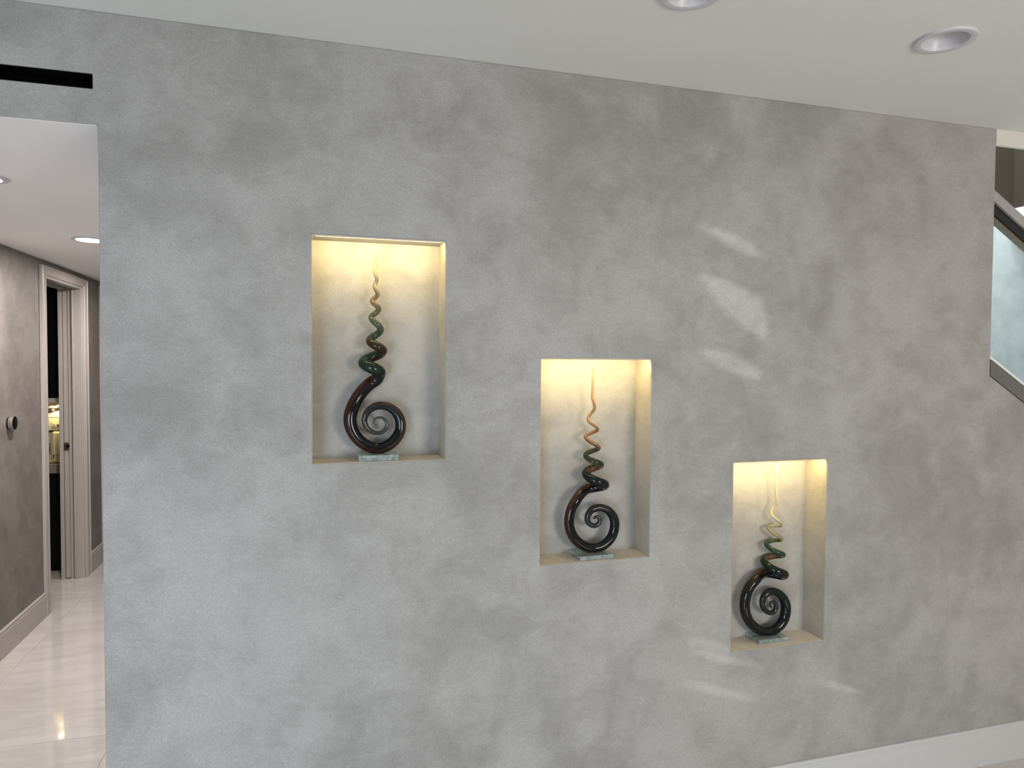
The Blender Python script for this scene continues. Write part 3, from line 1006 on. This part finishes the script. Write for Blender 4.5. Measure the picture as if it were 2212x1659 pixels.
# ------------------------------------------------------------------ the three glass sculptures
SC = [
    (0.06, [(0.7918, 1.5309, 0.0031), (0.7893, 1.5402, 0.0035), (0.7955, 1.5502, 0.0039), (0.8078, 1.5532, 0.0042), (0.8215, 1.549, 0.0046), (0.8314, 1.5357, 0.0054), (0.8309, 1.5193, 0.0058), (0.819, 1.5056, 0.0066), (0.8004, 1.5015, 0.0069), (0.7794, 1.5078, 0.0077), (0.7635, 1.5244, 0.0088), (0.7586, 1.5445, 0.0096), (0.7647, 1.567, 0.0107), (0.7795, 1.583, 0.0119), (0.7992, 1.592, 0.0131), (0.8215, 1.5925, 0.0139), (0.8464, 1.5834, 0.0151), (0.8677, 1.5628, 0.0167), (0.8773, 1.5348, 0.0183), (0.8753, 1.5069, 0.0187), (0.859, 1.4781, 0.019), (0.8314, 1.4573, 0.0189), (0.7967, 1.4513, 0.0188), (0.7622, 1.4631, 0.0192), (0.7341, 1.4876, 0.0199), (0.7172, 1.5179, 0.021), (0.7116, 1.5479, 0.0217), (0.7173, 1.5801, 0.0217), (0.7331, 1.6148, 0.0214), (0.755, 1.6445, 0.0214, 0.25), (0.7795, 1.6668, 0.0215, 0.6), (0.7992, 1.6806, 0.0212, 0.5)], [(0.8081, 1.7012, 0.0208), (0.7561, 1.7348, 0.0183), (0.8172, 1.7743, 0.0162), (0.7758, 1.8071, 0.013), (0.8112, 1.8442, 0.0111), (0.781, 1.8848, 0.0099), (0.8051, 1.913, 0.0088), (0.784, 1.9383, 0.0084), (0.8021, 1.9626, 0.0077), (0.7923, 1.9874, 0.0069), (0.7991, 2.0093, 0.0065), (0.7931, 2.038, 0.0061), (0.7977, 2.076, 0.0057)], [(0.7953, 2.1069, 0.0031)]),
    (0.063, [(1.5828, 1.1693, 0.0042), (1.5877, 1.1725, 0.0051), (1.5971, 1.1746, 0.0064), (1.6058, 1.1674, 0.0077), (1.606, 1.154, 0.0085), (1.596, 1.1439, 0.0089), (1.5816, 1.1426, 0.0093), (1.5658, 1.1511, 0.0099), (1.5579, 1.1662, 0.0106), (1.5612, 1.1847, 0.0114), (1.5739, 1.2001, 0.0127), (1.5925, 1.2071, 0.0136), (1.6126, 1.2073, 0.014), (1.6388, 1.1965, 0.0154), (1.658, 1.1752, 0.0171), (1.6664, 1.1504, 0.018), (1.6644, 1.1208, 0.018), (1.6516, 1.0918, 0.018), (1.6257, 1.0693, 0.0179), (1.594, 1.0599, 0.0179), (1.5595, 1.0645, 0.0178), (1.528, 1.0814, 0.0182), (1.5023, 1.1084, 0.0185), (1.4885, 1.1425, 0.0185), (1.4868, 1.1744, 0.0185), (1.4957, 1.211, 0.0185), (1.5152, 1.2418, 0.0185), (1.5377, 1.2619, 0.0186, 0.3), (1.566, 1.2739, 0.0182, 0.7), (1.5946, 1.2792, 0.0178, 0.6)], [(1.6213, 1.2883, 0.0179), (1.5522, 1.3304, 0.0152), (1.6067, 1.3629, 0.0127), (1.5507, 1.3973, 0.0097), (1.5978, 1.425, 0.0085), (1.5493, 1.466, 0.0067), (1.5934, 1.4921, 0.0063), (1.5584, 1.53, 0.0055), (1.5817, 1.5719, 0.0059), (1.573, 1.616, 0.0051)], [(1.5743, 1.6531, 0.0046), (1.5743, 1.6869, 0.0042), (1.5736, 1.7199, 0.0038)]),
    (0.077, [(2.3652, 0.7599, 0.0037), (2.3588, 0.7659, 0.0047), (2.3586, 0.7755, 0.0056), (2.3685, 0.7813, 0.0065), (2.3813, 0.7761, 0.0079), (2.3863, 0.762, 0.0089), (2.3803, 0.7462, 0.0093), (2.3631, 0.7383, 0.0093), (2.3425, 0.7457, 0.0102), (2.3249, 0.7637, 0.0107), (2.3207, 0.7871, 0.0116), (2.3302, 0.8106, 0.013), (2.3519, 0.8236, 0.0144), (2.3739, 0.8252, 0.0149), (2.3995, 0.8126, 0.0168), (2.4223, 0.7873, 0.0187), (2.4326, 0.7548, 0.0202), (2.427, 0.7142, 0.0202), (2.4069, 0.6847, 0.0197), (2.3756, 0.6675, 0.0187), (2.3394, 0.6652, 0.0186), (2.3016, 0.6792, 0.019), (2.2685, 0.7056, 0.0194), (2.2485, 0.7373, 0.0201), (2.2395, 0.7731, 0.0202), (2.2434, 0.8131, 0.0202), (2.2596, 0.8506, 0.0198), (2.2854, 0.8767, 0.0194), (2.3162, 0.8903, 0.0194, 0.35), (2.3505, 0.8929, 0.019, 0.7), (2.3853, 0.8888, 0.0186, 0.6)], [(2.4125, 0.8862, 0.0187), (2.3332, 0.9403, 0.0148), (2.4064, 0.9676, 0.0117), (2.3411, 1.0098, 0.0093), (2.3994, 1.0302, 0.0075), (2.3475, 1.0769, 0.0065), (2.4, 1.0873, 0.0056), (2.3591, 1.1337, 0.0056), (2.3821, 1.181, 0.0056)], [(2.3767, 1.2298, 0.0051), (2.3755, 1.2885, 0.0048), (2.3747, 1.3397, 0.0046)]),
]


def catmull(P, per):
    out = []
    n = len(P)
    for i in range(n - 1):
        p0, p1, p2, p3 = P[max(0, i - 1)], P[i], P[i + 1], P[min(n - 1, i + 2)]
        for k in range(per):
            t = k / per
            out.append(tuple(0.5 * ((2 * b) + (-a + c) * t + (2 * a - 5 * b + 4 * c - d) * t * t + (-a + 3 * b - 3 * c + d) * t ** 3) for a, b, c, d in zip(p0, p1, p2, p3)))
    out.append(P[-1])
    return out


def sculpture_path(yc, ring, helix, tip):
    amp0 = abs(helix[0][0] - helix[1][0]) / 2
    P = []
    for q in ring:
        P.append((q[0], yc + (q[3] * amp0 if len(q) > 3 else 0.0), q[1], q[2]))
    for i in range(len(helix) - 1):
        xa, za, ra = helix[i]
        xb, zb_, rb = helix[i + 1]
        amp = abs(xa - xb) / 2
        sgn = -1 if i % 2 == 0 else 1          # first half turn passes in front
        for k in range(6):
            s = k / 6
            x = (xa + xb) / 2 + (xa - xb) / 2 * math.cos(math.pi * s)
            y = yc + sgn * amp * math.sin(math.pi * s)
            P.append((x, y, za + (zb_ - za) * s, ra + (rb - ra) * s))
    P.append((helix[-1][0], yc, helix[-1][1], helix[-1][2]))
    for q in tip:
        P.append((q[0], yc, q[1], q[2]))
    F = catmull(P, 4)
    return [Vector(f[:3]) for f in F], [max(0.0015, f[3]) for f in F]


BLK, DGR, GRN = (0.004, 0.005, 0.006), (0.006, 0.016, 0.012), (0.016, 0.060, 0.034)
MATS = [
    sculpture_glass('green_brown_glass',
                    [(0.0, (0.05, 0.07, 0.07)), (0.14, (0.010, 0.016, 0.016)), (0.30, BLK), (0.52, BLK), (0.60, (0.008, 0.026, 0.014)), (0.72, (0.020, 0.050, 0.030)), (0.80, (0.070, 0.085, 0.045)), (0.86, (0.19, 0.19, 0.105)), (0.92, (0.32, 0.29, 0.17)), (1.0, (0.44, 0.38, 0.24))],
                    [(0.0, (0.05, 0.055, 0.05)), (0.16, (0.05, 0.03, 0.018)), (0.32, (0.036, 0.012, 0.008)), (0.52, (0.040, 0.012, 0.008)), (0.70, (0.028, 0.013, 0.008)), (0.80, (0.075, 0.045, 0.025)), (0.90, (0.24, 0.16, 0.09)), (1.0, (0.42, 0.34, 0.20))],
                    0.0, 0.20, 0.90, 0.5),
    sculpture_glass('amber_black_glass',
                    [(0.0, (0.03, 0.035, 0.035)), (0.10, (0.008, 0.010, 0.011)), (0.30, BLK), (0.52, BLK), (0.60, (0.012, 0.026, 0.018)), (0.70, (0.030, 0.038, 0.022)), (0.78, (0.15, 0.09, 0.042)), (0.88, (0.34, 0.19, 0.085)), (1.0, (0.42, 0.24, 0.13))],
                    [(0.0, (0.04, 0.035, 0.03)), (0.14, (0.03, 0.022, 0.016)), (0.32, (0.034, 0.014, 0.008)), (0.52, (0.085, 0.036, 0.016)), (0.62, (0.13, 0.055, 0.024)), (0.74, (0.24, 0.12, 0.052)), (1.0, (0.46, 0.24, 0.11))],
                    0.0, 0.15, 0.93, 0.4),
    sculpture_glass('green_clear_glass',
                    [(0.0, (0.02, 0.028, 0.028)), (0.10, (0.005, 0.010, 0.009)), (0.30, BLK), (0.52, BLK), (0.59, (0.006, 0.026, 0.015)), (0.70, (0.018, 0.052, 0.026)), (0.77, (0.12, 0.14, 0.065)), (0.84, (0.36, 0.35, 0.21)), (1.0, (0.62, 0.56, 0.38))],
                    [(0.0, (0.03, 0.03, 0.025)), (0.14, (0.022, 0.018, 0.014)), (0.40, (0.020, 0.014, 0.010)), (0.52, (0.13, 0.062, 0.022)), (0.62, (0.10, 0.055, 0.03)), (0.74, (0.24, 0.17, 0.10)), (1.0, (0.62, 0.56, 0.38))],
                    0.0, 0.13, 0.80, 0.6)]
SLAB = [
    'dark green and brown spiral glass sculpture in the highest niche, the left one',
    'black and amber spiral glass sculpture in the middle niche',
    'black and green spiral glass sculpture with clear tip in the lowest niche, the right one']
BASES = [(0.7365, 0.8648, 0.010, 0.104, 0.0205), (1.5085, 1.6425, 0.014, 0.112, 0.0165), (2.2780, 2.4165, 0.034, 0.1235, 0.0165)]
for k, (yc, ring, helix, tip) in enumerate(SC):
    n = NICHES[k]
    bx0, bx1, by0, by1, bh = BASES[k]
    fz = n[2] + 0.0008
    t = thing('spiral_sculpture', SLAB[k], 'sculpture', ((bx0 + bx1) / 2, (by0 + by1) / 2, fz), 'glass sculptures in the niches')
    b = box('glass_base', (bx0, bx1, by0, by1, fz, fz + bh), M['block'], t, bevel=0.0032)
    b['label'] = 'clear greenish glass block'
    pts, rads = sculpture_path(yc, ring, helix, tip)
    # start normal pointing away from the coil's centre
    cx_ = sum(q[0] for q in ring[:12]) / 12
    cz_ = sum(q[1] for q in ring[:12]) / 12
    n0 = (pts[0] - Vector((cx_, yc, cz_)))
    tube('spiral_rod', pts, rads, MATS[k], t, 24, uv=True, nrm0=n0)

# ------------------------------------------------------------------ stairs beside the accent wall
YS = 1.2            # far wall of the stairwell
stair_back = box('wall_stair_back', (XE - 2.2, X1 + 1.3, YS, YS + 0.12, 0.0, 2.76), M['stair_plaster'])
struct(stair_back, 'pale plaster wall beyond the glass balustrade')
stair_right = box('wall_stair_right', (X1 + 1.2, X1 + 1.3, 0.0, YS, 0.0, 2.76), M['white_wall'])
struct(stair_right)
upper = box('wall_stair_upper', (XE - 2.2, X1 + 0.24, YS + 0.01, YS + 0.12, 2.76, 4.2), M['brown_panel'])
struct(upper, 'dark brown panelled wall high in the stairwell')
for a in range(4):
    box('panel', (1.25 + 0.95 * a, 2.195 + 0.95 * a, YS - 0.006, YS + 0.01, 2.76, 4.19), M['brown_panel'], upper, bevel=0.002)
soffit = box('ceiling_stair', (X1 + 0.0, X1 + 1.2, TW, YS, 2.60, 2.763), M['white_wall'])
struct(soffit)
upper_side = box('wall_stair_upper_side', (X1 + 0.02, X1 + 0.24, TW, YS - 0.007, 2.801, 4.2), M['brown_panel'])
struct(upper_side)
box('panel', (X1 + 0.012, X1 + 0.02, TW, YS - 0.007, 2.765, 4.19), M['brown_panel'], upper_side)
stairs = thing('staircase', 'flight of stone stairs rising behind the accent wall', 'stairs', (XE + 0.6, 0.68, 0.0))
RUN, n_st = 0.28, 9
for i in range(n_st):
    xa = 2.50 + i * RUN
    zt = 1.66 + SL * (xa - XE)
    box('tread', (xa, xa + RUN + 0.02, TW + 0.002, YS - 0.002, zt - 0.04, zt), M['stone_step'], stairs, bevel=0.003)
    box('riser', (xa + RUN - 0.015, xa + RUN, TW + 0.004, YS - 0.004, zt + SL * RUN, zt - 0.041), M['white_wall'], stairs)

rail = thing('glass_balustrade', 'frameless glass stair balustrade with grey handrail beside the accent wall', 'balustrade', (4.2, 0.05, 1.2))


def sloped(name, z_top, z_bot, y0, y1, mat, parent, x1=4.95, bevel=0.0, x0=XE):
    return prism(name, [(x0, stair_z(x0, z_bot)), (x1, stair_z(x1, z_bot)), (x1, stair_z(x1, z_top)), (x0, stair_z(x0, z_top))], 'y', y0, y1, mat, parent, bevel)


sloped('stringer', 1.765, 1.694, -0.004, TW - 0.002, M['stringer'], rail, bevel=0.002, x0=XE + 0.0005)
sloped('glass_shoe', 1.796, 1.7655, 0.024, 0.066, M['white_wall'], rail)
sloped('glass_pane', 2.44, 1.7872, 0.040, 0.052, M['pane'], rail)
hr = sloped('handrail', 2.497, 2.450, 0.012, 0.080, M['rail_grey'], rail, bevel=0.003)
sloped('channel', 2.449, 2.405, 0.024, 0.068, M['rail_black'], hr)
sloped('glazing_bead', 2.4045, 2.389, 0.034, 0.058, M['rail_bronze'], hr)
